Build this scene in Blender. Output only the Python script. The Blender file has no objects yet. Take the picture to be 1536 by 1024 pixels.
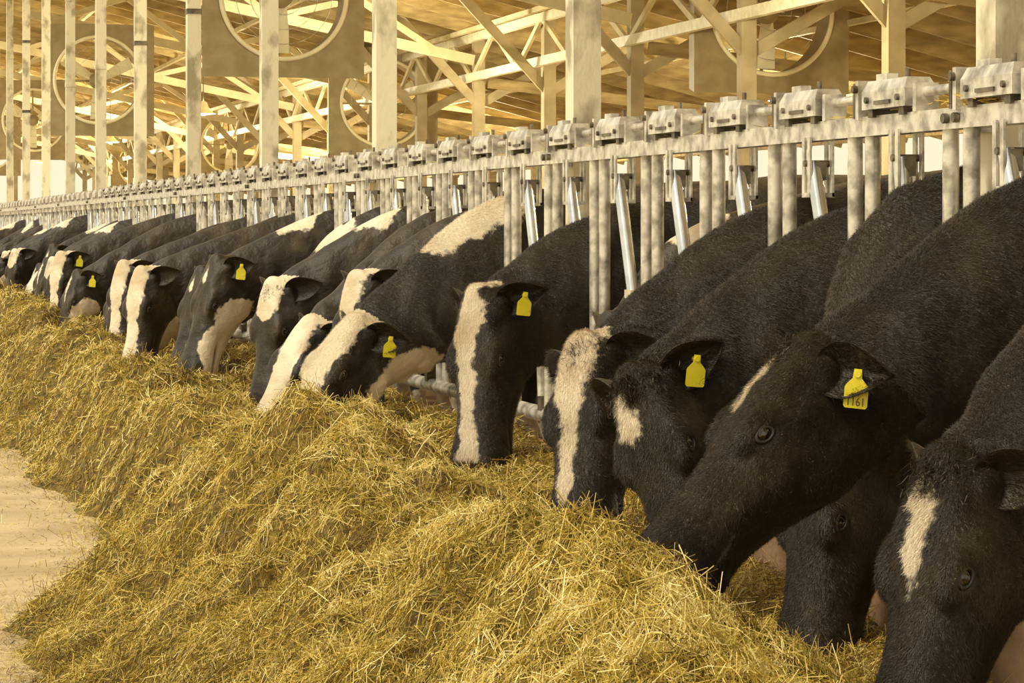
import bpy, math, random
import numpy as np
from mathutils import Vector, Matrix
random.seed(7); rng=np.random.default_rng(7)
S=bpy.context.scene
COL=S.collection
S.view_settings.view_transform='Standard'

# ---------------------------------------------------------------- materials
def newmat(name):
    m=bpy.data.materials.new(name); m.use_nodes=True
    nt=m.node_tree; b=nt.nodes['Principled BSDF']
    return m,nt,b
def N(nt,t,**kw):
    n=nt.nodes.new(t)
    for k,v in kw.items(): setattr(n,k,v)
    return n
def ramp(nt,stops):
    r=N(nt,'ShaderNodeValToRGB'); e=r.color_ramp.elements
    while len(e)<len(stops): e.new(0.5)
    for i,(p,c) in enumerate(stops):
        e[i].position=p; e[i].color=(*c,1)
    return r
def noisy(name,c1,c2,scale=5,rough=.6,metal=0,bump=.2,bscale=None,detail=6,stretch=(1,1,1),bdist=.01,lo=.35,hi=.65):
    m,nt,b=newmat(name)
    tc=N(nt,'ShaderNodeTexCoord'); mp=N(nt,'ShaderNodeMapping'); mp.inputs['Scale'].default_value=stretch
    nt.links.new(tc.outputs['Object'],mp.inputs['Vector'])
    n=N(nt,'ShaderNodeTexNoise'); n.inputs['Scale'].default_value=scale; n.inputs['Detail'].default_value=detail
    nt.links.new(mp.outputs[0],n.inputs['Vector'])
    r=ramp(nt,[(lo,c1),(hi,c2)]); nt.links.new(n.outputs['Fac'],r.inputs[0]); nt.links.new(r.outputs[0],b.inputs['Base Color'])
    b.inputs['Roughness'].default_value=rough; b.inputs['Metallic'].default_value=metal
    if bump:
        n2=N(nt,'ShaderNodeTexNoise'); n2.inputs['Scale'].default_value=bscale or scale*4; n2.inputs['Detail'].default_value=5
        nt.links.new(mp.outputs[0],n2.inputs['Vector'])
        bp=N(nt,'ShaderNodeBump'); bp.inputs['Strength'].default_value=bump; bp.inputs['Distance'].default_value=bdist
        nt.links.new(n2.outputs['Fac'],bp.inputs['Height']); nt.links.new(bp.outputs[0],b.inputs['Normal'])
    return m
M_galv=noisy('galvanised_steel',(.32,.30,.25),(.78,.75,.66),20,.34,.4,.2,60,lo=.34,hi=.6)
M_galvd=noisy('dark_steel',(.10,.085,.06),(.26,.23,.17),20,.5,.6,.2,60)
M_blue=noisy('zinc_bar',(.52,.55,.58),(.76,.79,.82),10,.2,.8,.05,60)
M_white=noisy('white_plastic',(.66,.60,.44),(.84,.78,.62),12,.5,0,.1)
M_post=noisy('painted_post',(.42,.37,.25),(.86,.80,.62),7,.55,.1,.3,40,stretch=(1,1,.6),lo=.36,hi=.5)
M_wood=noisy('yellow_timber',(.26,.185,.08),(.46,.35,.17),3,.7,0,.2,30,stretch=(1,4,4))
M_wood2=noisy('pale_timber',(.54,.46,.28),(.72,.63,.42),3,.7,0,.2,30)
M_wood3=noisy('aged_timber',(.36,.29,.17),(.52,.43,.27),3,.7,0,.2,30)
M_roof=noisy('roof_deck',(.66,.55,.28),(.84,.72,.40),1.2,.7,0,.1,20)
M_conc=noisy('dusty_concrete',(.46,.35,.20),(.66,.52,.32),2.5,.85,0,.6,60,bdist=.006)
M_curb=noisy('curb_concrete',(.20,.12,.06),(.36,.24,.13),6,.85,0,.5,50,bdist=.006)
M_ground=noisy('outside_ground',(.58,.52,.24),(.76,.68,.38),.3,.9,0,0)
M_fan=noisy('fan_shroud',(.30,.235,.12),(.39,.315,.175),6,.6,0,.05)
M_fanring=noisy('fan_ring',(.84,.76,.52),(.92,.85,.64),6,.5,0,0)
M_hoof=noisy('hoof',(.05,.04,.03),(.1,.08,.06),20,.6,0,.1)
M_udder=noisy('udder',(.5,.3,.22),(.6,.38,.28),8,.6,0,.1)
M_lens,_nt,_b=newmat('lamp_glass'); _b.inputs['Emission Color'].default_value=(1,.85,.55,1); _b.inputs['Emission Strength'].default_value=2
M_eye,_nt,_b=newmat('eyeball'); _b.inputs['Base Color'].default_value=(.010,.007,.006,1); _b.inputs['Roughness'].default_value=.04; _b.inputs['Coat Weight'].default_value=1
M_lid,_nt,_b=newmat('eyelid'); _b.inputs['Base Color'].default_value=(.014,.010,.007,1); _b.inputs['Roughness'].default_value=.45
M_hair,_nt,_b=newmat('poll_hair'); _b.inputs['Base Color'].default_value=(.035,.023,.013,1); _b.inputs['Roughness'].default_value=.5
M_tag=noisy('tag_yellow',(.72,.62,.02),(.82,.71,.04),20,.45,0,0)
M_ink,_nt,_b=newmat('tag_ink'); _b.inputs['Base Color'].default_value=(.05,.04,.02,1)

def fur_material():
    m,nt,b=newmat('holstein_fur'); L=nt.links.new
    tc=N(nt,'ShaderNodeTexCoord')
    at=N(nt,'ShaderNodeAttribute',attribute_name='white')
    n=N(nt,'ShaderNodeTexNoise'); n.inputs['Scale'].default_value=45; n.inputs['Detail'].default_value=4
    L(tc.outputs['Object'],n.inputs['Vector'])
    nl=N(nt,'ShaderNodeTexNoise'); nl.inputs['Scale'].default_value=9; nl.inputs['Detail'].default_value=2; L(tc.outputs['Object'],nl.inputs['Vector'])
    m0=N(nt,'ShaderNodeMath',operation='SUBTRACT'); L(nl.outputs['Fac'],m0.inputs[0]); m0.inputs[1].default_value=.5
    m0b=N(nt,'ShaderNodeMath',operation='MULTIPLY_ADD'); L(m0.outputs[0],m0b.inputs[0]); m0b.inputs[1].default_value=.10; L(at.outputs['Fac'],m0b.inputs[2])
    m1=N(nt,'ShaderNodeMath',operation='SUBTRACT'); L(n.outputs['Fac'],m1.inputs[0]); m1.inputs[1].default_value=.5
    m2=N(nt,'ShaderNodeMath',operation='MULTIPLY_ADD'); L(m1.outputs[0],m2.inputs[0]); m2.inputs[1].default_value=.045; L(m0b.outputs[0],m2.inputs[2])
    mr=N(nt,'ShaderNodeMapRange'); mr.inputs['From Min'].default_value=-.006; mr.inputs['From Max'].default_value=.006
    L(m2.outputs[0],mr.inputs['Value'])
    n3=N(nt,'ShaderNodeTexNoise'); n3.inputs['Scale'].default_value=6; n3.inputs['Detail'].default_value=6; L(tc.outputs['Object'],n3.inputs['Vector'])
    blk=ramp(nt,[(.35,(.009,.0068,.0045)),(.55,(.024,.017,.011)),(.72,(.056,.040,.023))]); L(n3.outputs['Fac'],blk.inputs[0])
    wht=ramp(nt,[(.3,(.60,.48,.32)),(.6,(.84,.75,.58))]); L(n3.outputs['Fac'],wht.inputs[0])
    mx=N(nt,'ShaderNodeMix',data_type='RGBA'); L(mr.outputs[0],mx.inputs['Factor']); L(blk.outputs[0],mx.inputs['A']); L(wht.outputs[0],mx.inputs['B'])
    v=N(nt,'ShaderNodeTexVoronoi'); v.inputs['Scale'].default_value=60; L(tc.outputs['Object'],v.inputs['Vector'])
    lt=N(nt,'ShaderNodeMath',operation='LESS_THAN'); L(v.outputs['Distance'],lt.inputs[0]); lt.inputs[1].default_value=.09
    n4=N(nt,'ShaderNodeTexNoise'); n4.inputs['Scale'].default_value=3; L(tc.outputs['Object'],n4.inputs['Vector'])
    gt=N(nt,'ShaderNodeMath',operation='GREATER_THAN'); L(n4.outputs['Fac'],gt.inputs[0]); gt.inputs[1].default_value=.50
    mu=N(nt,'ShaderNodeMath',operation='MULTIPLY'); L(lt.outputs[0],mu.inputs[0]); L(gt.outputs[0],mu.inputs[1])
    mx2=N(nt,'ShaderNodeMix',data_type='RGBA'); L(mu.outputs[0],mx2.inputs['Factor']); L(mx.outputs['Result'],mx2.inputs['A']); mx2.inputs['B'].default_value=(.24,.165,.06,1)
    an=N(nt,'ShaderNodeAttribute',attribute_name='nose')
    mx3=N(nt,'ShaderNodeMix',data_type='RGBA'); L(an.outputs['Fac'],mx3.inputs['Factor']); L(mx2.outputs['Result'],mx3.inputs['A']); mx3.inputs['B'].default_value=(.028,.020,.014,1)
    L(mx3.outputs['Result'],b.inputs['Base Color'])
    rr=N(nt,'ShaderNodeMapRange'); L(an.outputs['Fac'],rr.inputs['Value']); rr.inputs['To Min'].default_value=.47; rr.inputs['To Max'].default_value=.32
    L(rr.outputs[0],b.inputs['Roughness'])
    b.inputs['Sheen Weight'].default_value=.16; b.inputs['Sheen Roughness'].default_value=.4; b.inputs['Sheen Tint'].default_value=(1,.82,.55,1)
    mp=N(nt,'ShaderNodeMapping'); mp.inputs['Scale'].default_value=(1,1,3); mp.inputs['Rotation'].default_value=(0,.7,0); L(tc.outputs['Object'],mp.inputs['Vector'])
    nb=N(nt,'ShaderNodeTexNoise'); nb.inputs['Scale'].default_value=150; nb.inputs['Detail'].default_value=3; L(mp.outputs[0],nb.inputs['Vector'])
    nb2=N(nt,'ShaderNodeTexNoise'); nb2.inputs['Scale'].default_value=9; nb2.inputs['Detail'].default_value=4; L(tc.outputs['Object'],nb2.inputs['Vector'])
    bp=N(nt,'ShaderNodeBump'); bp.inputs['Strength'].default_value=.6; bp.inputs['Distance'].default_value=.003; L(nb.outputs['Fac'],bp.inputs['Height'])
    bp2=N(nt,'ShaderNodeBump'); bp2.inputs['Strength'].default_value=.8; bp2.inputs['Distance'].default_value=.03; L(nb2.outputs['Fac'],bp2.inputs['Height'])
    L(bp2.outputs[0],bp.inputs['Normal']); L(bp.outputs[0],b.inputs['Normal'])
    return m
M_fur=fur_material()

def hay_material(name,strand):
    m,nt,b=newmat(name); L=nt.links.new
    if strand:
        at=N(nt,'ShaderNodeAttribute',attribute_name='tone')
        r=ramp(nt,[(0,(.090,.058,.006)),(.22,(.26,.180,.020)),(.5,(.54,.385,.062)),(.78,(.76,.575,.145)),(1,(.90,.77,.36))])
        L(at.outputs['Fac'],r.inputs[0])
        b.inputs['Roughness'].default_value=.5
        L(r.outputs[0],b.inputs['Base Color'])
    else:
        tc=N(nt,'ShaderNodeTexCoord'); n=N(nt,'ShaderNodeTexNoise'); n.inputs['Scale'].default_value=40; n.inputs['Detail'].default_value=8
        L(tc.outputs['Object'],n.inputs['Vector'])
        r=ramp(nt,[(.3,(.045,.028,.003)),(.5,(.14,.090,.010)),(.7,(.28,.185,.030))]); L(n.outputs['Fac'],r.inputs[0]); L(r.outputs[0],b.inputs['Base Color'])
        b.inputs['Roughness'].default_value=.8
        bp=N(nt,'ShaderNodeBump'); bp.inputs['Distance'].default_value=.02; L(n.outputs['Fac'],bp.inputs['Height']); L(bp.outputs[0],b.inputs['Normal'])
    return m
M_hay=hay_material('hay_base',False); M_straw=hay_material('hay_strands',True)

# ---------------------------------------------------------------- mesh builder
class MB:
    def __init__(s): s.v=[]; s.f=[]; s.m=[]; s.sm=[]; s.mats=[]
    def mi(s,mat):
        if mat not in s.mats: s.mats.append(mat)
        return s.mats.index(mat)
    def add(s,vs,fs,mat,smooth=False):
        o=len(s.v); s.v+= [tuple(v) for v in vs]; k=s.mi(mat)
        for f in fs: s.f.append(tuple(o+i for i in f)); s.m.append(k); s.sm.append(smooth)
    def box(s,c,size,mat,R=None,taper=1):
        hx,hy,hz=size[0]/2,size[1]/2,size[2]/2; vs=[]
        for z in(-1,1):
            k=taper if z>0 else 1
            for x,y in((-1,-1),(1,-1),(1,1),(-1,1)):
                p=Vector((x*hx*k,y*hy*k,z*hz))
                if R: p=R@p
                vs.append(Vector(c)+p)
        s.add(vs,[(3,2,1,0),(4,5,6,7),(0,1,5,4),(1,2,6,5),(2,3,7,6),(3,0,4,7)],mat)
    def beam(s,p0,p1,w,h,mat):
        p0=Vector(p0);p1=Vector(p1);d=p1-p0
        z=d.normalized(); up=Vector((0,0,1)) if abs(z.z)<.9 else Vector((0,1,0))
        x=up.cross(z).normalized(); y=z.cross(x)
        R=Matrix((x,y,z)).transposed()
        s.box((p0+p1)/2,(w,h,d.length),mat,R)
    def cyl(s,p0,p1,r,mat,n=12,r1=None):
        p0=Vector(p0);p1=Vector(p1); r1=r if r1 is None else r1
        z=(p1-p0).normalized(); up=Vector((0,0,1)) if abs(z.z)<.9 else Vector((0,1,0))
        x=up.cross(z).normalized(); y=z.cross(x); vs=[]
        for p,rr in((p0,r),(p1,r1)):
            for i in range(n):
                a=2*math.pi*i/n; vs.append(p+x*(rr*math.cos(a))+y*(rr*math.sin(a)))
        s.add(vs,[(i,(i+1)%n,n+(i+1)%n,n+i) for i in range(n)],mat,True)
        s.add([vs[i] for i in range(n)],[tuple(reversed(range(n)))],mat); s.add([vs[n+i] for i in range(n)],[tuple(range(n))],mat)
    def sphere(s,c,r,mat,nu=16,nv=10,R=None):
        rx,ry,rz=(r,r,r) if not hasattr(r,'__len__') else r
        vs=[];fs=[]
        for j in range(nv+1):
            ph=math.pi*j/nv
            for i in range(nu):
                a=2*math.pi*i/nu
                p=Vector((rx*math.sin(ph)*math.cos(a),ry*math.sin(ph)*math.sin(a),rz*math.cos(ph)))
                if R: p=R@p
                vs.append(Vector(c)+p)
        for j in range(nv):
            for i in range(nu):
                fs.append((j*nu+i,(j+1)*nu+i,(j+1)*nu+(i+1)%nu,j*nu+(i+1)%nu))
        s.add(vs,fs,mat,True)
    def torus(s,c,ax,R0,r,mat,n=40,k=8,sq=1.0,xa=None):
        ax=Vector(ax).normalized(); up=Vector((0,0,1)) if abs(ax.z)<.9 else Vector((1,0,0))
        if xa is not None: x=(xa-ax*xa.dot(ax)).normalized()
        else: x=up.cross(ax).normalized()
        y=ax.cross(x); vs=[];fs=[]
        for i in range(n):
            a=2*math.pi*i/n; d=x*math.cos(a)+y*math.sin(a)*sq
            for j in range(k):
                b=2*math.pi*j/k; vs.append(Vector(c)+d*(R0+r*math.cos(b))+ax*(r*math.sin(b)))
        for i in range(n):
            for j in range(k):
                fs.append((i*k+j,((i+1)%n)*k+j,((i+1)%n)*k+(j+1)%k,i*k+(j+1)%k))
        s.add(vs,fs,mat,True)
    def mesh(s,name):
        me=bpy.data.meshes.new(name); me.from_pydata(s.v,[],s.f)
        for m in s.mats: me.materials.append(m)
        me.polygons.foreach_set('material_index',s.m); me.polygons.foreach_set('use_smooth',s.sm); me.update()
        return me
    def obj(s,name,loc=(0,0,0),parent=None):
        o=bpy.data.objects.new(name,s.mesh(name)); o.location=loc; COL.objects.link(o)
        if parent: o.parent=parent
        return o

# ---------------------------------------------------------------- ground, floor, roof
def plane(name,x0,x1,y0,y1,z,mat):
    b=MB(); b.add([(x0,y0,z),(x1,y0,z),(x1,y1,z),(x0,y1,z)],[(0,1,2,3)],mat); return b.obj(name)
plane('ground',-150,250,-60,400,-.06,M_ground)
b=MB(); b.box((5.25,48,-.03),(17.5,108,.06),M_conc); b.obj('floor')
RX0,RX1=1.6,14.2
def roofz(x): return 6.0-.25*x
b=MB()
b.add([(RX0,-2,roofz(RX0)+.2),(RX1,-2,roofz(RX1)+.2),(RX1,102,roofz(RX1)+.2),(RX0,102,roofz(RX0)+.2),
       (RX0,-2,roofz(RX0)+.23),(RX1,-2,roofz(RX1)+.23),(RX1,102,roofz(RX1)+.23),(RX0,102,roofz(RX0)+.23)],
      [(3,2,1,0),(4,5,6,7),(0,1,5,4),(1,2,6,5),(2,3,7,6),(3,0,4,7)],M_roof); b.obj('ceiling')
PX,P0=2.68,5.805
b=MB(); y=-1.5
while y<101:
    b.beam((RX0,y,roofz(RX0)+.07),(RX1,y,roofz(RX1)+.07),.05,.26,M_wood) ; y+=1.22
for x in np.arange(2.2,14,2.0):
    b.beam((x,-2,roofz(x)-.09),(x,102,roofz(x)-.09),.06,.06,M_wood2)
for z in (3.27,3.80): b.beam((8.38,-2,z),(8.38,100,z),.08,.11,M_white)
y=-1.5;up=True
while y<98:
    b.beam((8.38,y,3.25 if up else 3.8),(8.38,y+1.22,3.8 if up else 3.25),.04,.07,M_wood2); y+=1.22; up=not up
for n in range(0,26,2):
    y=P0+3.66*n
    b.beam((2.9,y,4.6),(8.4,y,3.5),.05,.14,M_wood2)
    for i in range(2):
        xa=3.4+i*2.3; za=4.6-(xa-2.9)*.2
        b.beam((xa,y,za),(xa+1.1,y,roofz(xa+1.1)),.04,.09,M_wood2); b.beam((xa+1.1,y,roofz(xa+1.1)),(xa+2.2,y,4.6-(xa+2.2-2.9)*.2),.04,.09,M_wood2)
    b.beam((8.6,y,3.2),(13.5,y,2.65),.05,.14,M_wood)
for n in range(0,26):
    y=2.3+3.66*n
    b.box((8.5,y,1.93),(.15,.15,3.86),M_wood3)
    b.beam((8.5,y,2.9),(7.3,y,roofz(7.3)),.05,.12,M_wood3); b.beam((8.5,y,2.9),(9.7,y,roofz(9.7)),.05,.12,M_wood3)
b.obj('roof_frame')
# posts
for n in range(-1,26):
    y=P0+3.66*n
    b=MB(); b.box((PX,y,2.63),(.105,.11,5.26),M_post)
    for z in (2.9,3.9):
        b.box((PX,y,z),(.115,.12,.04),M_galvd if n in(4,5,9) else M_post)
    b.box((PX+.02,y,.06),(.14,.16,.12),M_galv)
    b.obj('barn_post')
# outer side wall
b=MB(); b.box((13.7,48,.45),(.15,108,.9),M_conc); b.box((13.7,48,2.5),(.12,108,.16),M_wood)
for z in (1.2,1.5,1.8): b.box((13.7,48,z),(.05,108,.07),M_wood2)
for n in range(0,28): b.box((13.7,-3+3.66*n,1.3),(.16,.16,2.4),M_wood)
b.obj('wall_right')
b=MB(); b.box((8,101,.5),(11,.15,1.0),M_conc)
for x in np.arange(3,14,3.6): b.box((x,101,2.4),(.14,.14,4.8 if x<6 else 3.2),M_wood2)
b.obj('wall_far')

# fans
def fan(x,y,z,R=.66):
    b=MB(); n=64; hh=.84
    vs=[];fs=[]
    for i in range(n):
        a=2*math.pi*i/n; c,s=math.cos(a),math.sin(a); k=hh/max(abs(c),abs(s))
        vs+= [(R*c,0,R*s),(k*c,0,k*s),(R*.97*c,.35,R*.97*s),(k*c*.93,.35,k*s*.93)]
    for i in range(n):
        j=(i+1)%n
        fs+=[(4*i,4*i+1,4*j+1,4*j),(4*i,4*j,4*j+2,4*i+2),(4*i+1,4*i+3,4*j+3,4*j+1)]
    b.add(vs,fs,M_fan)
    b.torus((0,-.02,0),(0,1,0),R,.026,M_fanring,56,8)
    b.sphere((0,.15,0),(.12,.16,.12),M_fan)
    for i in range(3):
        a=2*math.pi*i/3+.5
        ux,uz=math.cos(a),math.sin(a)
        px,pz=-uz,ux; vs=[]
        for rr,w,tw in((.1,.05,.05),(.35,.08,.04),(.58,.09,.02)):
            vs+=[(ux*rr+px*w,.15-tw,uz*rr+pz*w),(ux*rr-px*w,.15+tw,uz*rr-pz*w)]
        b.add(vs,[(0,1,3,2),(2,3,5,4)],M_fanring)
    for a in (0,math.pi/2): b.beam((-R*math.cos(a),.32,-R*math.sin(a)),(R*math.cos(a),.32,R*math.sin(a)),.03,.03,M_fan)
    for rr in (.2,.35,.5): b.torus((0,-.03,0),(0,1,0),rr,.003,M_galv,32,4)
    for sx in(-.7,.7): b.cyl((sx,.15,hh*.9),(sx,.15,roofz(x+sx)-z-.05),.012,M_galv,6)
    b.obj('barn_fan',(x,y,z))
for x,y,z in [(4.48,27.1,3.62),(3.85,40.3,3.45),(4.1,57,3.5),(9.35,25.9,3.46),(8.05,39.5,3.12),(8.7,60,3.12),(8.9,80,3.1),(4.2,75,3.5)]: fan(x,y,z,.65)

# pendant lamps
def lamp(x,y,z,e):
    b=MB()
    prof=[(.03,.22),(.06,.2),(.09,.12),(.16,.04),(.21,0)]; n=20; vs=[];fs=[]
    for r,h in prof:
        for i in range(n): vs.append((r*math.cos(2*math.pi*i/n),r*math.sin(2*math.pi*i/n),h))
    for j in range(len(prof)-1):
        for i in range(n): fs.append((j*n+i,j*n+(i+1)%n,(j+1)*n+(i+1)%n,(j+1)*n+i))
    b.add(vs,fs,M_white,True); b.sphere((0,0,.03),.06,M_lens,12,8); b.cyl((0,0,.2),(0,0,roofz(x)+.1-z),.008,M_galvd,6)
    o=b.obj('pendant_lamp',(x,y,z))
    l=bpy.data.lights.new('bulb','POINT'); l.energy=e; l.color=(1,.88,.58); l.shadow_soft_size=.25
    lo=bpy.data.objects.new('bulb',l); COL.objects.link(lo); lo.parent=o; lo.location=(0,0,-.12)
for y,e in ((10,380),(21,450),(33,580),(46,820),(62,1300),(82,1800)): lamp(6.2,y,3.2,e)
for y,e in ((16,300),(30,380),(45,600),(64,950)): lamp(11,y,2.75,e)

# ---------------------------------------------------------------- headlocks
RX=2.57
b=MB()
ya,yb=3.2,62
b.box((RX,(ya+yb)/2,1.505),(.05,yb-ya,.05),M_galv)
b.cyl((RX+.0,ya,1.578),(RX+.0,yb,1.578),.013,M_galv,10)
b.cyl((RX,ya,.55),(RX,yb,.55),.03,M_galv,12)
k=-5
while True:
    bb=6.146+.61*k
    if bb>yb-.4: break
    far=bb>26
    for d in (.22,.34): b.cyl((RX,bb+d,.55),(RX,bb+d,1.485),.020,M_galv,8 if far else 14)
    c=bb+.05
    hw,hl=.042,.14
    vs=[]
    for z,kx,ky in((1.545,1,1),(1.59,1,1),(1.617,.72,.9)):
        for x,y in((-1,-1),(1,-1),(1,1),(-1,1)): vs.append((RX+x*hw*kx,c+y*hl*ky,z))
    fs=[(3,2,1,0),(8,9,10,11)]
    for j in(0,4): fs+=[(j,j+1,j+5,j+4),(j+1,j+2,j+6,j+5),(j+2,j+3,j+7,j+6),(j+3,j,j+4,j+7)]
    b.add(vs,fs,M_galv)
    b.box((RX,bb+.235,1.572),(.075,.02,.10),M_galv); b.box((RX,bb+.275,1.572),(.06,.014,.09),M_galvd)
    b.box((RX,bb-.12,1.565),(.06,.02,.07),M_galv)
    if not far:
        for yy in(-.1,.1): b.cyl((RX-hw,c+yy,1.568),(RX-hw-.008,c+yy,1.568),.008,M_galvd,8)
        b.box((RX-hw-.002,c+.0,1.560),(.006,.10,.010),M_galvd)
        b.cyl((RX,c-.06,1.615),(RX,c-.06,1.64),.007,M_galvd,8); b.box((RX-.01,c+.05,1.625),(.03,.07,.016),M_galv)
        b.cyl((RX-.03,bb+.235,1.60),(RX-.05,bb+.235,1.60),.010,M_galvd,8)
        b.box((RX,c-.1,1.535),(.07,.03,.02),M_galvd); b.box((RX,c+.1,1.535),(.07,.03,.02),M_galvd)
    for dx in(-.032,.032):
        b.box((RX+dx,bb-.02,1.41),(.006,.02,.16),M_galv); b.box((RX+dx,bb+.02,1.41),(.006,.02,.16),M_galv)
    b.box((RX,bb,1.335),(.07,.06,.012),M_galv); b.cyl((RX-.04,bb,1.42),(RX+.04,bb,1.42),.009,M_galvd,8)
    b.box((RX,bb,1.40),(.03,.05,.05),M_galvd)
    op = k in (1,2,3,4,5,6,-1,8,10,13) or k%3==2
    lean=.175 if op else .07
    b.cyl((RX-.014,bb,1.42),(RX-.014,bb-lean,1.0),.021,M_blue if k%2==0 or op else M_galv,12)
    b.cyl((RX-.014,bb-lean,1.0),(RX-.014,bb-lean*1.25,.62),.018,M_galv,10)
    b.box((RX-.014,bb-lean,1.0),(.045,.075,.085),M_white)
    b.cyl((RX,bb-lean,1.0),(RX,bb-.27,1.0),.010,M_galv,6)
    b.box((RX,bb-lean*1.25,.59),(.05,.05,.06),M_galvd)
    k+=1
for n in range(-1,16):
    y=P0+3.66*n
    if y<yb:
        b.box((RX+.04,y,1.50),(.028,.09,.06),M_galv); b.box((RX+.04,y,.56),(.028,.09,.06),M_galv)
        for dy in(-.03,.03): b.cyl((RX-.027,y+dy,1.505),(RX-.04,y+dy,1.505),.012,M_galvd,8)
b.obj('headlock_stanchions')
b=MB(); b.box((2.56,32,.22),(.12,66,.44),M_curb); b.obj('feed_curb')

# ---------------------------------------------------------------- hay
def vnoise(x,y,sc,seed):
    g=np.random.default_rng(seed).random((256,256)); x=x/sc+1000; y=y/sc+1000
    xi=np.floor(x).astype(int); yi=np.floor(y).astype(int); fx=x-xi; fy=y-yi
    fx=fx*fx*(3-2*fx); fy=fy*fy*(3-2*fy)
    a=g[xi%256,yi%256]; c=g[(xi+1)%256,yi%256]; d=g[xi%256,(yi+1)%256]; e=g[(xi+1)%256,(yi+1)%256]
    return (a*(1-fx)+c*fx)*(1-fy)+(d*(1-fx)+e*fx)*fy-.5
RY=np.array([2.0,4.0,4.8,5.3,6.0,6.8,7.5,8.1,8.8,9.8,11,12.5,14,16,18,20,24,28,34,40])
RH=np.array([.43,.48,.57,.61,.52,.46,.59,.68,.56,.46,.50,.52,.55,.56,.60,.63,.62,.62,.60,.56])
FY=np.array([2,6,8.5,10,11.5,13,15,20,40]); FX=np.array([.35,.40,.58,.96,1.08,1.02,.92,.82,.75])
def hay_h(x,y):
    R=np.interp(y,RY,RH); foot=np.interp(y,FY,FX)+.16*vnoise(x*0,y,.5,11)+.10*vnoise(x,y,.15,12)
    rx=1.42+.16*vnoise(x*0,y,1.1,3)
    ul=np.clip((x-foot)/(rx-foot),0,1); gl=ul*ul*(3-2*ul)*.55+ul*.45
    ur=np.clip((x-rx)/(2.30-rx),0,1); low=np.interp(y,[4,5.4,6.6,8,10],[.15,.22,.32,.47,.50])
    fr=1-(ur*ur*(3-2*ur)*.6+ur*.4)
    h=np.where(x<rx,R*gl,low+(R-low)*fr)
    h=h-.12*np.exp(-((x-2.0)/.22)**2)*np.interp(y,[5.5,6.5,9.3,10.5],[.3,1,1,.4])
    amp=np.clip(h*3,0,1)*np.where(x>2.2,.4,1)
    rd=np.abs(vnoise(x+.3*y,y,.26,31))*2
    h=h+amp*(.12*vnoise(x,y,.5,1)+.12*vnoise(x,y,.22,2)-.08*(1-rd)**3+.065*vnoise(x,y,.09,5)+.040*vnoise(x,y,.04,6))
    return np.maximum(h,0)-.004
xs=np.arange(.2,2.495,.02); ys=np.concatenate([np.arange(2.6,13,.022),np.arange(13,40,.07)])
X,Y=np.meshgrid(xs,ys,indexing='ij'); Z=hay_h(X,Y); nx,ny=X.shape
V=np.stack([X.ravel(),Y.ravel(),Z.ravel()],1)
idx=np.arange(nx*ny).reshape(nx,ny)
F=np.stack([idx[:-1,:-1],idx[1:,:-1],idx[1:,1:],idx[:-1,1:]],-1).reshape(-1,4)
def strands(n,px,py,pz,nrm_tilt,length,width,tone,seed):
    r=np.random.default_rng(seed)
    az=r.random(n)*2*np.pi; el=np.abs(r.normal(0,nrm_tilt,n))*np.sign(r.random(n)-.25)
    d=np.stack([np.cos(az)*np.cos(el),np.sin(az)*np.cos(el),np.sin(el)],1)
    e=.03; sx=(hay_h(px+e,py)-hay_h(px-e,py))/(2*e); sy=(hay_h(px,py+e)-hay_h(px,py-e))/(2*e)
    sx=np.clip(sx,-1.5,1.5); sy=np.clip(sy,-1.5,1.5)
    d[:,2]+=(sx*d[:,0]+sy*d[:,1]); d/=np.linalg.norm(d,axis=1)[:,None]
    q=r.normal(size=(n,3)); sd=np.cross(d,q); sd/=np.linalg.norm(sd,axis=1)[:,None]
    bend=r.normal(size=(n,3))*.14; bend[:,2]-=.08
    p=np.stack([px,py,pz],1); L=length[:,None]; W=width[:,None]
    a=p-d*L/2+bend*L*.5; m=p; c=p+d*L/2+bend*L*.5
    vs=np.stack([a-sd*W/2,a+sd*W/2,m-sd*W/2,m+sd*W/2,c-sd*W/2,c+sd*W/2],1).reshape(-1,3)
    vs[:,2]=np.maximum(vs[:,2],.001)
    base=np.arange(n)[:,None]*6
    fs=np.concatenate([base+np.array([0,1,3,2]),base+np.array([2,3,5,4])],1).reshape(-1,4)
    return vs,fs,np.repeat(tone,6)
def quadmesh(name,V,F,mats,midx=None,smooth=None,tone=None,nc=4):
    me=bpy.data.meshes.new(name); me.vertices.add(len(V)); me.vertices.foreach_set('co',V.astype(np.float32).ravel())
    me.loops.add(len(F)*nc); me.loops.foreach_set('vertex_index',F.astype(np.int32).ravel())
    me.polygons.add(len(F)); me.polygons.foreach_set('loop_start',(np.arange(len(F))*nc).astype(np.int32))
    me.polygons.foreach_set('loop_total',np.full(len(F),nc,np.int32))
    for m in mats: me.materials.append(m)
    if midx is not None: me.polygons.foreach_set('material_index',midx.astype(np.int32))
    if smooth is not None: me.polygons.foreach_set('use_smooth',smooth)
    if tone is not None:
        at=me.attributes.new('tone','FLOAT','POINT'); at.data.foreach_set('value',tone.astype(np.float32))
    me.update(calc_edges=True); return me
n=640000
u=rng.random(n); y0,y1=3.3,34.0; q=-.9
py=(y0**q+u*(y1**q-y0**q))**(1/q)
px=.25+rng.random(n)*2.22
hz=hay_h(px,py)
footx=np.interp(py,FY,FX)
keep=(hz>.012)|(rng.random(n)<.02+.5*np.exp(-np.maximum(footx-px,0)/.09)); px,py,hz=px[keep],py[keep],hz[keep]; n=len(px)
dist=np.maximum(1,py/7)
clump=vnoise(px,py,.07,21)+.8*vnoise(px,py,.30,22)
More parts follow.
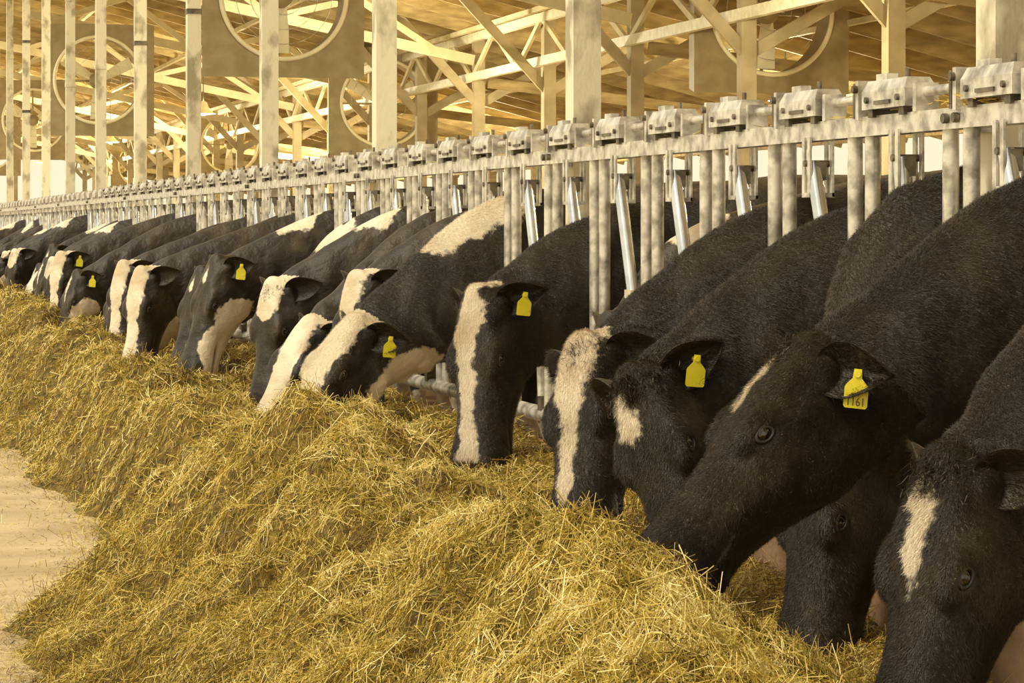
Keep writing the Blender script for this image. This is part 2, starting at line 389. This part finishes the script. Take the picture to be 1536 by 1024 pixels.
# shade in the hollows is painted into the strand tone
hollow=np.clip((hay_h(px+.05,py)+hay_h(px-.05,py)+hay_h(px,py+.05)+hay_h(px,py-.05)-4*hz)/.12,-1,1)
ln=np.where(rng.random(n)<.14,rng.uniform(.05,.14,n),rng.uniform(.014,.052,n))*(1+.15*(dist-1))
wd=rng.uniform(.0008,.0021,n)*dist**.8
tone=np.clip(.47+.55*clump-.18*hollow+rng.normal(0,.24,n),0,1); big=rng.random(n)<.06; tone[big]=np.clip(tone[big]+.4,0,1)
up=np.abs(rng.normal(0,.014,n)); up=np.where(hz<.012,.003,up)
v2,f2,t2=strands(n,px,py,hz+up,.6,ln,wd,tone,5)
m=420; ry=np.concatenate([rng.normal(5.75,.06,300),rng.uniform(5,12,120)]); rx=RX+rng.normal(0,.016,m); rz=1.535+np.abs(rng.normal(0,.016,m))*np.exp(-np.abs(ry-5.75)*2)
az=rng.random(m)*6.28; d=np.stack([np.cos(az)*.5,np.sin(az),rng.normal(0,.15,m)],1)*.03; w=np.array([0,0,.0009])
p=np.stack([rx,ry,rz],1); vs=np.stack([p-d-w,p-d+w,p-w,p+w,p+d-w,p+d+w],1).reshape(-1,3); base=np.arange(m)[:,None]*6
fs=np.concatenate([base+np.array([0,1,3,2]),base+np.array([2,3,5,4])],1).reshape(-1,4)
o=bpy.data.objects.new('straw_wisps',quadmesh('straw_wisps',vs,fs,[M_straw],tone=np.full(m*6,.6))); COL.objects.link(o)
nv=len(V)
VV=np.concatenate([V,v2]); FF=np.concatenate([F,f2+nv]); TT=np.concatenate([np.full(nv,.3),t2])
mi=np.concatenate([np.zeros(len(F)),np.ones(len(f2))]); smf=np.concatenate([np.ones(len(F),bool),np.zeros(len(f2),bool)])
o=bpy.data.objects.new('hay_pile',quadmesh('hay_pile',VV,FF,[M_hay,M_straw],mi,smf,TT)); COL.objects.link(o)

# ---------------------------------------------------------------- cows
Y0=6.62
def catmull(P,sub):
    out=[]; P=[np.array(p,float) for p in P]
    for i in range(len(P)-1):
        a=P[max(i-1,0)];b_=P[i];c=P[i+1];d=P[min(i+2,len(P)-1)]
        for k in range(sub):
            t=k/sub; out.append(.5*((2*b_)+(-a+c)*t+(2*a-5*b_+4*c-d)*t*t+(-a+3*b_-3*c+d)*t**3))
    out.append(P[-1]); return np.array(out)
def tube(mb,pts,sub=4,n=20,side=(0,1,0),sq=1.0):
    C=catmull(pts,sub); vs=[];fs=[]; sd0=Vector(side)
    for i in range(len(C)):
        a=C[max(i-1,0)][:3]; c=C[min(i+1,len(C)-1)][:3]; T=Vector(c-a).normalized()
        s_=(sd0-T*sd0.dot(T)).normalized(); u_=T.cross(s_)
        p=Vector(C[i][:3]); hh,hw=max(C[i][3],.004),max(C[i][4],.004)
        for j in range(n):
            t=2*math.pi*j/n; vs.append(p+s_*(hw*math.cos(t))+u_*(hh*math.sin(t)))
    m=len(C)
    for i in range(m-1):
        for j in range(n): fs.append((i*n+j,i*n+(j+1)%n,(i+1)*n+(j+1)%n,(i+1)*n+j))
    fs.append(tuple(reversed(range(n)))); fs.append(tuple((m-1)*n+j for j in range(n)))
    mb.add(vs,fs,M_fur,True)
HS=[(-.09,-.045,-.13,.05),(-.04,-.01,-.18,.080),(.03,.004,-.225,.098),(.14,.010,-.258,.110),(.26,.010,-.272,.119),(.38,.002,-.266,.119),(.48,-.008,-.246,.111),
    (.60,-.012,-.222,.102),(.72,-.013,-.206,.097),(.82,-.011,-.198,.099),(.90,-.011,-.194,.106),(.96,-.016,-.188,.105),(1.005,-.028,-.172,.093),(1.03,-.048,-.148,.064)]
def make_cow(k,P,M,yaw,blaze,patches=(),vox=.012,tuft=0,tag=True,roll=0,whitechin=0,number=None,L=None,blazedepth=-.12,earup=0,az=1.07,ah=.25,hair=0):
    yk=Y0+.61*k
    org=Vector((3.5,yk,0)); P=Vector(P)-org; M=Vector(M)-org
    a=(M-P).normalized(); Lh=max((M-P).length,.53) if L is None else L
    bvec=Vector((-1,-math.tan(yaw),.45)); nn=(bvec-a*bvec.dot(a)).normalized(); s=nn.cross(a).normalized()
    if roll:
        R=Matrix.Rotation(roll,3,a); nn=R@nn; s=R@s
    W=lambda t,sv,nv:P+a*(t*Lh)+s*sv+nn*nv
    mb=MB()
    E=P+a*(.14*Lh)-nn*.14
    x=lambda v:v-3.5
    A=Vector((x(2.6),0,az)); mid=A.lerp(E,.5)
    mid2=A.lerp(E,.8)
    pts=[(x(5.24),0,1.36,.03,.03),(x(5.14),0,1.29,.13,.12),(x(4.92),0,1.2,.25,.22),(x(4.5),0,1.11,.34,.27),(x(4.05),0,1.02,.41,.295),(x(3.6),0,1.02,.42,.285),
         (x(3.25),0,1.05,.385,.235),(x(2.92),0,(1.07+az)/2,.32,.155),(A.x,0,A.z,ah,.120),(mid.x,mid.y,mid.z,.21,.118),(mid2.x,mid2.y,mid2.z,.178,.108),(E.x,E.y,E.z,.148,.100)]
    tube(mb,pts,4,28)
    for sy in(-1,1):
        mb.sphere((x(3.18),sy*.15,1.02),(.15,.10,.30),M_fur); mb.sphere((x(4.72),sy*.17,1.27),(.12,.09,.12),M_fur)
        mb.sphere((x(4.85),sy*.13,.92),(.20,.12,.28),M_fur)
        tube(mb,[(x(3.22),sy*.17,.95,.11,.09),(x(3.24),sy*.18,.62,.075,.06),(x(3.2),sy*.18,.40,.052,.05),(x(3.23),sy*.18,.22,.033,.031),(x(3.23),sy*.18,.10,.042,.04),(x(3.20),sy*.18,.0,.062,.055)],4,12,(0,1,0))
        tube(mb,[(x(4.8),sy*.17,1.0,.18,.10),(x(4.68),sy*.18,.72,.13,.08),(x(4.86),sy*.18,.52,.065,.05),(x(4.93),sy*.18,.44,.055,.042),(x(4.90),sy*.18,.22,.036,.033),(x(4.88),sy*.18,.10,.042,.04),(x(4.84),sy*.18,0,.062,.055)],4,12)
    mb.sphere((x(3.04),0,.78),(.18,.11,.17),M_fur)
    tube(mb,[(x(5.15),0,1.38,.03,.03),(x(5.27),0,1.25,.025,.025),(x(5.30),0,.9,.017,.017),(x(5.29),0,.6,.03,.03),(x(5.29),0,.42,.012,.012)],4,10)
    C=catmull([(t,tp,bt,w,0) for t,tp,bt,w in HS],4); nseg=36; vs=[];fs=[]
    for (t,tp,bt,w,_) in C:
        cn=(tp+bt)/2; hn=(tp-bt)/2
        for j in range(nseg):
            th=2*math.pi*j/nseg; c_,s_=math.cos(th),math.sin(th)
            e=.78
            if s_>0: e=.78-.20*math.exp(-((t-.30)/.22)**2)
            sx=math.copysign(abs(c_)**e,c_); sn=math.copysign(abs(s_)**e,s_)
            ww=w*(1-.30*max(0,-sn)**1.2) if t<.75 else w*(1-.16*max(0,-sn))
            if .45<t<.85: ww*=(1-.14*max(0,sn)*math.sin((t-.45)/.4*math.pi))
            vs.append(W(t,sx*ww,cn+sn*hn))
    m=len(C)
    for i in range(m-1):
        for j in range(nseg): fs.append((i*nseg+j,i*nseg+(j+1)%nseg,(i+1)*nseg+(j+1)%nseg,(i+1)*nseg+j))
    fs.append(tuple(reversed(range(nseg)))); fs.append(tuple((m-1)*nseg+j for j in range(nseg)))
    mb.add(vs,fs,M_fur,True)
    RR=Matrix((a,s,nn)).transposed()
    te=.375; ne_=-.040
    for sg in(-1,1):
        mb.sphere(W(te-.02,sg*.088,ne_+.012),(.075,.030,.034),M_fur,R=RR)
        mb.sphere(W(.955,sg*.066,-.050),(.038,.034,.030),M_fur,R=RR)
        mb.sphere(W(.28,sg*.074,-.18),(.11,.046,.088),M_fur,R=RR)
        mb.sphere(W(.03,sg*.078,-.065),(.035,.028,.035),M_fur,R=RR)
        mb.sphere(W(.56,sg*.076,-.105),(.14,.022,.026),M_fur,R=RR)
    mb.sphere(W(.0,0,-.022),(.055,.06,.032),M_fur,R=RR)
    mb.sphere(W(.90,0,-.180),(.060,.062,.030),M_fur,R=RR)
    me=mb.mesh('tmp'); o=bpy.data.objects.new('tmp',me); COL.objects.link(o)
    rm=o.modifiers.new('r','REMESH'); rm.mode='VOXEL'; rm.voxel_size=vox; rm.use_smooth_shade=True
    sm=o.modifiers.new('s','SMOOTH'); sm.factor=.5; sm.iterations=7 if vox>.0095 else 11
    dg=bpy.context.evaluated_depsgraph_get(); me2=bpy.data.meshes.new_from_object(o.evaluated_get(dg)); bpy.data.objects.remove(o); bpy.data.meshes.remove(me)
    nvv=len(me2.vertices); co=np.empty(nvv*3,np.float32); me2.vertices.foreach_get('co',co); co=co.reshape(-1,3).astype(float)
    nr=np.empty(nvv*3,np.float32); me2.vertices.foreach_get('normal',nr); nr=nr.reshape(-1,3)
    rel=co-np.array(P); lt=rel@np.array(a)/Lh; ls=rel@np.array(s); ln_=rel@np.array(nn)
    inh=(lt>-.12)&(lt<1.1)&(np.abs(ls)<.16)&(ln_>-.30)&(ln_<.1)
    disp=np.zeros(nvv)
    def g(t0,s0,n0,rt,rs,rn): return np.exp(-(((lt-t0)*Lh/rt)**2+((ls-s0)/rs)**2+((ln_-n0)/rn)**2))
    nos=np.zeros(nvv)
    for sg in(-1,1):
        q_=g(1.005,sg*.060,-.058,.022,.018,.012); disp-=.026*q_; nos+=q_
        disp-=.009*g(te,sg*.118,ne_,.020,.03,.016)
        disp-=.012*g(.18,sg*.1,-.03,.04,.04,.03)
        disp-=.012*g(.66,sg*.095,-.14,.06,.03,.03)
        # soft folds in front of and below the eye, and on the cheek
        for q2,(t2_,n2_) in enumerate(((te+.09,-.075),(te+.12,-.10),(.86,-.11),(.83,-.09))):
            disp-=.004*np.exp(-((((lt-t2_)*Lh*.8+(ln_-n2_)*.6)/.006)**2))*np.exp(-((((ln_-n2_)*.8-(lt-t2_)*Lh*.6)/.03)**2))*(ls*sg>.03)
    mouth=np.exp(-((ln_+.150-.02*(1-lt)*3)/.008)**2)*np.clip((lt-.66)/.08,0,1)*(np.abs(ls)<.12)
    disp-=.011*mouth*inh
    ne=np.exp(-(((co[:,0]-x(2.2))/.32)**2))
    disp+=ne*.009*np.sin((co[:,0]*.9+co[:,2]*.5)*46+4*np.sin(co[:,2]*9))*np.clip((1.22-co[:,2])*3,0,1)*(~inh)
    co+=nr*disp[:,None]
    me2.vertices.foreach_set('co',co.astype(np.float32).ravel())
    white=np.full(nvv,-1.0)
    if blaze:
        bt=[q_[0] for q_ in blaze]; bw=np.interp(lt,bt,[q_[1] for q_ in blaze]); bc=np.interp(lt,bt,[q_[2] for q_ in blaze])
        d_=np.minimum(bw-np.abs(ls-bc),(ln_-blazedepth)*1.0); d_=np.where(inh,d_,-1); white=np.maximum(white,d_)
    for (px_,py_,pz_,r_) in patches:
        c_=np.array([px_-3.5,py_-yk,pz_]); white=np.maximum(white,r_-np.linalg.norm(co-c_,axis=1))
    if whitechin: white=np.maximum(white,np.where(inh,np.minimum((lt-(1-whitechin)),-(ln_+.09))*.5,-1))
    for (px_,py_,pz_,r_) in [(3.9,yk,.55,.28),(4.5,yk-.25,1.2,.2),(3.3,yk-.2,.2,.2),(3.2,yk+.2,.2,.2),(4.9,yk-.2,.2,.24),(4.9,yk+.2,.2,.24)]:
        c_=np.array([px_-3.5,py_-yk,pz_]); white=np.maximum(white,r_-np.linalg.norm(co-c_,axis=1))
    nose=np.where(inh,np.clip((lt-.94)/.03,0,1)*np.clip((ln_+.15)/.02,0,1),0)
    nose=np.maximum(nose,np.maximum(mouth*inh*.8,np.clip(nos*1.5,0,1)))
    at=me2.attributes.new('white','FLOAT','POINT'); at.data.foreach_set('value',white.astype(np.float32))
    at=me2.attributes.new('nose','FLOAT','POINT'); at.data.foreach_set('value',nose.astype(np.float32))
    me2.materials.clear(); me2.materials.append(M_fur); me2.name='cow_body'
    parts=[('body',me2)]
    if hair:
        r=np.random.default_rng(k+90)
        eye=np.zeros(nvv,bool)
        for sg in(-1,1): eye|=np.linalg.norm(co-np.array(W(te,sg*.108,ne_)),axis=1)<.030
        ids=np.where((co[:,0]<x(2.95))&(~eye)&(nose<.3))[0]; ids=np.repeat(ids,hair); nh=len(ids)
        nrm=nr[ids]; q=r.normal(size=(nh,3)); t1=np.cross(nrm,q); t1/=np.linalg.norm(t1,axis=1)[:,None]+1e-9
        p=co[ids]+t1*(r.random(nh)*vox*.9)[:,None]-nrm*.001
        flow=np.where(inh[ids][:,None],np.array(a)[None,:],np.array([[.55,0,-.75]]))+r.normal(size=(nh,3))*.40
        flow-=nrm*(flow*nrm).sum(1)[:,None]; flow/=np.linalg.norm(flow,axis=1)[:,None]+1e-9
        d=flow+nrm*(.30+.35*r.random(nh))[:,None]; sd=np.cross(d,nrm); sd/=np.linalg.norm(sd,axis=1)[:,None]+1e-9
        l=(.007+.009*r.random(nh))[:,None]; wq=.0007
        vs=np.stack([p-sd*wq,p+sd*wq,p+d*l],1).reshape(-1,3); fs=np.arange(nh*3).reshape(-1,3)
        hm=quadmesh('coat_hair',vs,fs,[M_fur],nc=3)
        aw=hm.attributes.new('white','FLOAT','POINT'); aw.data.foreach_set('value',np.repeat(white[ids],3).astype(np.float32))
        parts.append(('coat_hair',hm))
    eb=MB()
    for sg in(-1,1):
        c=W(te,sg*.0965,ne_); eb.sphere(c,.0215,M_eye,24,16)
        eb.torus(W(te,sg*.1105,ne_),s+nn*.25*sg,.0200,.0060,M_lid,28,8,sq=.66,xa=a+nn*.25)
        r=random.Random(k)
        for i in range(26):
            q2=i/25; p=W(te-.034+.07*q2,sg*.120,ne_+.014+.006*math.sin(math.pi*q2)); dd=(s*sg*.8+nn*.2-Vector((0,0,.5))+a*r.uniform(-.2,.4)).normalized()*r.uniform(.012,.018)
            eb.add([p-a*.0006,p+a*.0006,p+dd],[(0,1,2)],M_hair)
    parts.append(('eyes',eb.mesh('eyes')))
    eb=MB(); tagpos=None
    for sg in(-1,1):
        base=W(.02,sg*.070,-.066); d=(s*sg*.90-a*(.20+earup)-nn*.30).normalized()
        ef=(nn*.75+a*.45+s*sg*.1); ef=(ef-d*ef.dot(d)).normalized(); wv=d.cross(ef).normalized()
        nu,nv=18,12; Le=.165; vs=[];fs=[]
        def prof(uu): return (.026*(1-uu)+.050*math.sin(math.pi*min(1,uu**.85))**.75) if uu<1 else .0015
        def ep(uu,v):
            w=prof(uu)
            return base+d*(Le*uu)+wv*(w*v*(1-.10*v*v))+ef*(.040*v*v*(1-uu*.55)-.012-.03*uu*uu)
        for side in(0,1):
            for i in range(nu+1):
                uu=i/nu
                for j in range(nv+1):
                    v=2*j/nv-1; p=ep(uu,v)
                    if side: p=p-ef*(.010*(1-.8*abs(v))*(1-.6*uu)+.003)
                    vs.append(p)
        q_=(nu+1)*(nv+1)
        for i in range(nu):
            for j in range(nv):
                f=(i*(nv+1)+j,(i+1)*(nv+1)+j,(i+1)*(nv+1)+j+1,i*(nv+1)+j+1); fs.append(f); fs.append(tuple(q_+t_ for t_ in reversed(f)))
            for j in(0,nv):
                fs.append((i*(nv+1)+j,(i+1)*(nv+1)+j,q_+(i+1)*(nv+1)+j,q_+i*(nv+1)+j))
        eb.add(vs,fs,M_fur,True)
        r=random.Random(3+k)
        if vox<.0125:
            for _ in range(1500 if vox<.0095 else 300):
                uu=r.uniform(.02,.98)**.8; v=r.choice([-1,1])*r.uniform(.1,1)
                p=ep(uu,v)
                dd=(d*r.uniform(.2,1)+wv*v*r.uniform(-.5,.9)+ef*r.uniform(.1,.7)).normalized()*r.uniform(.010,.028); wq=wv*.0007
                eb.add([p-wq,p+wq,p+dd],[(0,1,2)],M_hair)
        if sg==1: tagpos=(ep(.5,0), d, ef)
    me=eb.mesh('ears'); at=me.attributes.new('white','FLOAT','POINT'); at.data.foreach_set('value',np.full(len(me.vertices),-1,np.float32)); parts.append(('ears',me))
    if tuft:
        hb=MB(); r=random.Random(k+50)
        for _ in range(tuft):
            t0=r.uniform(-.07,.12); s0=r.gauss(0,.035); n0=.002-abs(s0)*.35-(.03 if t0<-.02 else 0)
            p=W(t0,s0,n0+.004); d=(nn*r.uniform(.3,1)+a*r.uniform(-.3,1.1)+s*r.uniform(-.7,.7)).normalized(); l=r.uniform(.012,.036)
            sd=d.cross(a if abs(d.dot(a))<.8 else s).normalized(); ax=Vector((r.gauss(0,1),r.gauss(0,1),r.gauss(0,1))).normalized()
            vs=[];q=p.copy(); dd=d.copy(); R=Matrix.Rotation(r.uniform(.4,1.1),3,ax)
            for i in range(4):
                w=.0013*(1-i/4); vs+=[q-sd*w,q+sd*w]; q=q+dd*l/3; dd=R@dd
            hb.add(vs,[(0,1,3,2),(2,3,5,4),(4,5,7,6)],M_hair)
        parts.append(('poll_hair',hb.mesh('poll_hair')))
    if tag:
        p,d,ef=tagpos; tb=MB(); sc=.88
        nrm=Vector((s.x*.75+nn.x*.55,s.y*.75+nn.y*.55,0)).normalized(); p=p+nrm*.026
        up=Vector((0,0,1)); up=(up+d*.12).normalized(); sx=up.cross(nrm).normalized()
        out=[(-.009,.012),(.009,.012),(.011,-.010),(.025,-.026),(.028,-.032),(.028,-.076),(.024,-.081),(-.024,-.081),(-.028,-.076),(-.028,-.032),(-.025,-.026),(-.011,-.010)]
        out=[(x_*sc,y_*sc) for x_,y_ in out]
        vs=[p+sx*x_+up*y_+nrm*.0012 for x_,y_ in out]+[p+sx*x_+up*y_-nrm*.0012 for x_,y_ in out]; q=len(out)
        fs=[tuple(range(q)),tuple(reversed(range(q,2*q)))]+[(i,q+i,q+(i+1)%q,(i+1)%q) for i in range(q)]
        tb.add(vs,fs,M_tag); tb.cyl(p-nrm*.03,p+nrm*.004,.007,M_tag,10)
        parts.append(('ear_tag',tb.mesh('ear_tag')))
        if number:
            cu=bpy.data.curves.new('tag_number','FONT'); cu.body=number; cu.size=.025; cu.align_x='CENTER'; cu.extrude=.0002
            to=bpy.data.objects.new('t',cu); COL.objects.link(to)
            dg=bpy.context.evaluated_depsgraph_get(); tm=bpy.data.meshes.new_from_object(to.evaluated_get(dg)); bpy.data.objects.remove(to)
            c=p-up*.066+nrm*.0016; R=Matrix((sx*.8,up,nrm)).transposed().to_4x4(); R.translation=c
            tm.transform(R); tm.materials.clear(); tm.materials.append(M_ink); parts.append(('tag_number',tm))
    ub=MB(); ub.sphere((x(4.55),0,.68),(.2,.15,.14),M_udder)
    for dx in(-.07,.07):
        for dy in(-.06,.06): ub.cyl((x(4.55)+dx,dy,.6),(x(4.55)+dx,dy,.50),.018,M_udder,8,.012)
    for hx,sy in((3.19,-.18),(3.19,.18),(4.83,-.18),(4.83,.18)): ub.cyl((x(hx),sy,.0),(x(hx)+.01,sy,.07),.068,M_hoof,12,.055)
    parts.append(('udder_hooves',ub.mesh('udder_hooves')))
    return yk,parts
def place(yk,parts,dx=0,sk=None,dy=0,rz=0,sc=1):
    e=bpy.data.objects.new('holstein_cow',None); e.location=(3.5+dx,yk+dy,0); e.empty_display_size=.3; e.rotation_euler=(0,0,rz); e.scale=(sc,sc,sc); COL.objects.link(e)
    for nme,me in parts:
        if sk and nme in sk: continue
        o=bpy.data.objects.new(nme,me); COL.objects.link(o); o.parent=e
    return e
V_={}
def cow(key,*a,dx=0,**kw):
    r=make_cow(*a,**kw); V_[key]=r; place(*r,dx=dx)
NOB=None
cow('A',-3,(2.03,4.72,.80),(1.88,4.66,.28),.28,[(.0,-.02,0),(.08,.012,0),(.2,.036,.0),(.36,.028,0),(.46,.006,0),(.5,-.03,0)],vox=.008,tuft=1800,tag=False,hair=12)
cow('B',-2,(1.96,5.30,1.00),(1.59,5.27,.585),.0,[(.0,-.03,-.02),(.1,.020,-.02),(.3,.016,-.015),(.40,-.02,-.01)],vox=.008,tuft=900,number='1161',az=1.10,ah=.27,hair=12)
cow('B2',-1,(2.25,5.95,.76),(2.13,5.86,.23),.2,NOB,vox=.010,tuft=300,az=1.12,hair=10)
cow('C',0,(1.96,6.5,.86),(2.04,6.34,.36),.5,[(.02,-.02,-.02),(.1,.030,-.03),(.26,.040,-.03),(.34,-.02,-.03)],vox=.009,tuft=2000,az=1.04,hair=10)
cow('D',1,(2.01,7.17,.92),(1.90,6.96,.415),.50,[(-.1,.08,0),(.08,.070,0),(.2,.045,.0),(.45,.036,.0),(.7,.034,0),(.86,-.02,0)],vox=.009,tuft=300,tag=False,az=1.05,hair=9,earup=-.25)
cow('D2',3,(2.2,8.42,.93),(2.12,8.38,.46),.3,NOB,patches=[(2.5,8.42,1.32,.14)],tag=False,dx=.25,az=1.02)
cow('E',4,(2.13,8.92,1.01),(2.07,8.82,.435),.58,[(-.1,.03,.01),(.06,.050,.0),(.22,.060,-.01),(.4,.036,-.01),(.65,.026,-.01),(.8,.034,.0),(.93,.055,0),(1,.03,0)],vox=.009,L=.59,az=1.03,hair=8)
cow('F',6,(1.93,10.12,.89),(1.60,10.03,.44),.5,[(-.08,.07,0),(.1,.085,.0),(.3,.080,-.01),(.5,.085,-.02),(1,.12,-.02)],patches=[(2.30,10.2,1.28,.13),(2.42,10.2,1.36,.15),(2.55,10.2,1.44,.17),(2.2,10.10,.66,.13),(2.08,10.10,.58,.12)],vox=.009,whitechin=.3,tuft=0,az=1.12,hair=6)
cow('G2',7,(2.08,10.85,1.03),(2.02,10.8,.52),.5,[(-.1,.06,0),(.15,.065,0),(.3,.04,0),(.5,-.02,0)],tag=False)
cow('G',8,(1.96,11.3,.84),(1.70,11.25,.38),.5,[(-.1,.06,0),(.2,.075,.01),(.5,.065,.01),(1,.08,0)],tag=False)
cow('H',9,(1.93,12.1,.98),(1.85,12.05,.45),.5,[(-.1,.09,0),(.1,.09,0),(.25,.065,0),(.36,-.03,0)],tag=False,tuft=200,patches=[(2.4,12.1,1.4,.17)],az=1.1)
cow('I',12,(1.91,13.85,1.07),(1.73,13.8,.50),.35,[(-.1,-.03,0),(.15,.012,0),(.3,-.02,0)],patches=[(2.05,13.75,.76,.12),(1.95,13.75,.62,.12),(2.35,13.94,1.36,.16)],whitechin=.45,az=1.1)
cow('J',15,(1.80,15.6,.91),(1.65,15.55,.44),.3,[(-.1,-.02,0),(.2,.018,0),(.5,-.02,0)],patches=[(1.9,15.5,.6,.13)])
cow('K',17,(1.75,16.9,1.0),(1.67,16.85,.48),.5,[(-.1,.08,0),(.3,.07,0),(.5,.05,0),(1,.08,0)])
cow('N',10,(2.12,12.7,.98),(2.05,12.7,.45),.2,NOB,patches=[(2.3,12.7,1.3,.15)],tag=False,az=1.1)
rr=random.Random(11)
prev=None
for k in [11,13,14,16]+list(range(18,56)):
    if k>17 and rr.random()<.10: continue
    key='N' if k<12 else rr.choice([q for q in ['G2','G','H','I','J','K','N','J','N','I'] if q!=prev]); prev=key
    place(Y0+.61*k,V_[key][1],dx=rr.uniform(-.16,.16) if k>12 else .02,dy=rr.uniform(-.04,.04),sk=None if rr.random()<.45 else ('ear_tag',),rz=rr.uniform(-.06,.06),sc=rr.uniform(.93,1.03))

# ---------------------------------------------------------------- light
w=bpy.data.worlds.new('World'); S.world=w; w.use_nodes=True; nt=w.node_tree; bg=nt.nodes['Background']
tc=N(nt,'ShaderNodeTexCoord'); sp=N(nt,'ShaderNodeSeparateXYZ'); nt.links.new(tc.outputs['Generated'],sp.inputs[0])
r=ramp(nt,[(0,(1.0,.89,.60)),(.15,(1.0,.90,.65)),(.6,(.98,.91,.76))]); nt.links.new(sp.outputs['Z'],r.inputs[0]); nt.links.new(r.outputs[0],bg.inputs['Color'])
bg.inputs['Strength'].default_value=1.05
sl=bpy.data.lights.new('sun','SUN'); sl.energy=2.6; sl.angle=math.radians(16); sl.color=(1,.89,.65)
so=bpy.data.objects.new('sun',sl); COL.objects.link(so); so.rotation_euler=Vector((.60,.22,-.76)).to_track_quat('-Z','Y').to_euler()

cam=bpy.data.cameras.new('camera'); co_=bpy.data.objects.new('camera',cam); COL.objects.link(co_)
co_.location=(0,0,1.25); co_.rotation_euler=(math.radians(90),0,-math.radians(14.28))
cam.sensor_width=36; cam.lens=93.75; cam.shift_y=-.112; cam.clip_end=1000; cam.clip_start=.05
S.camera=co_
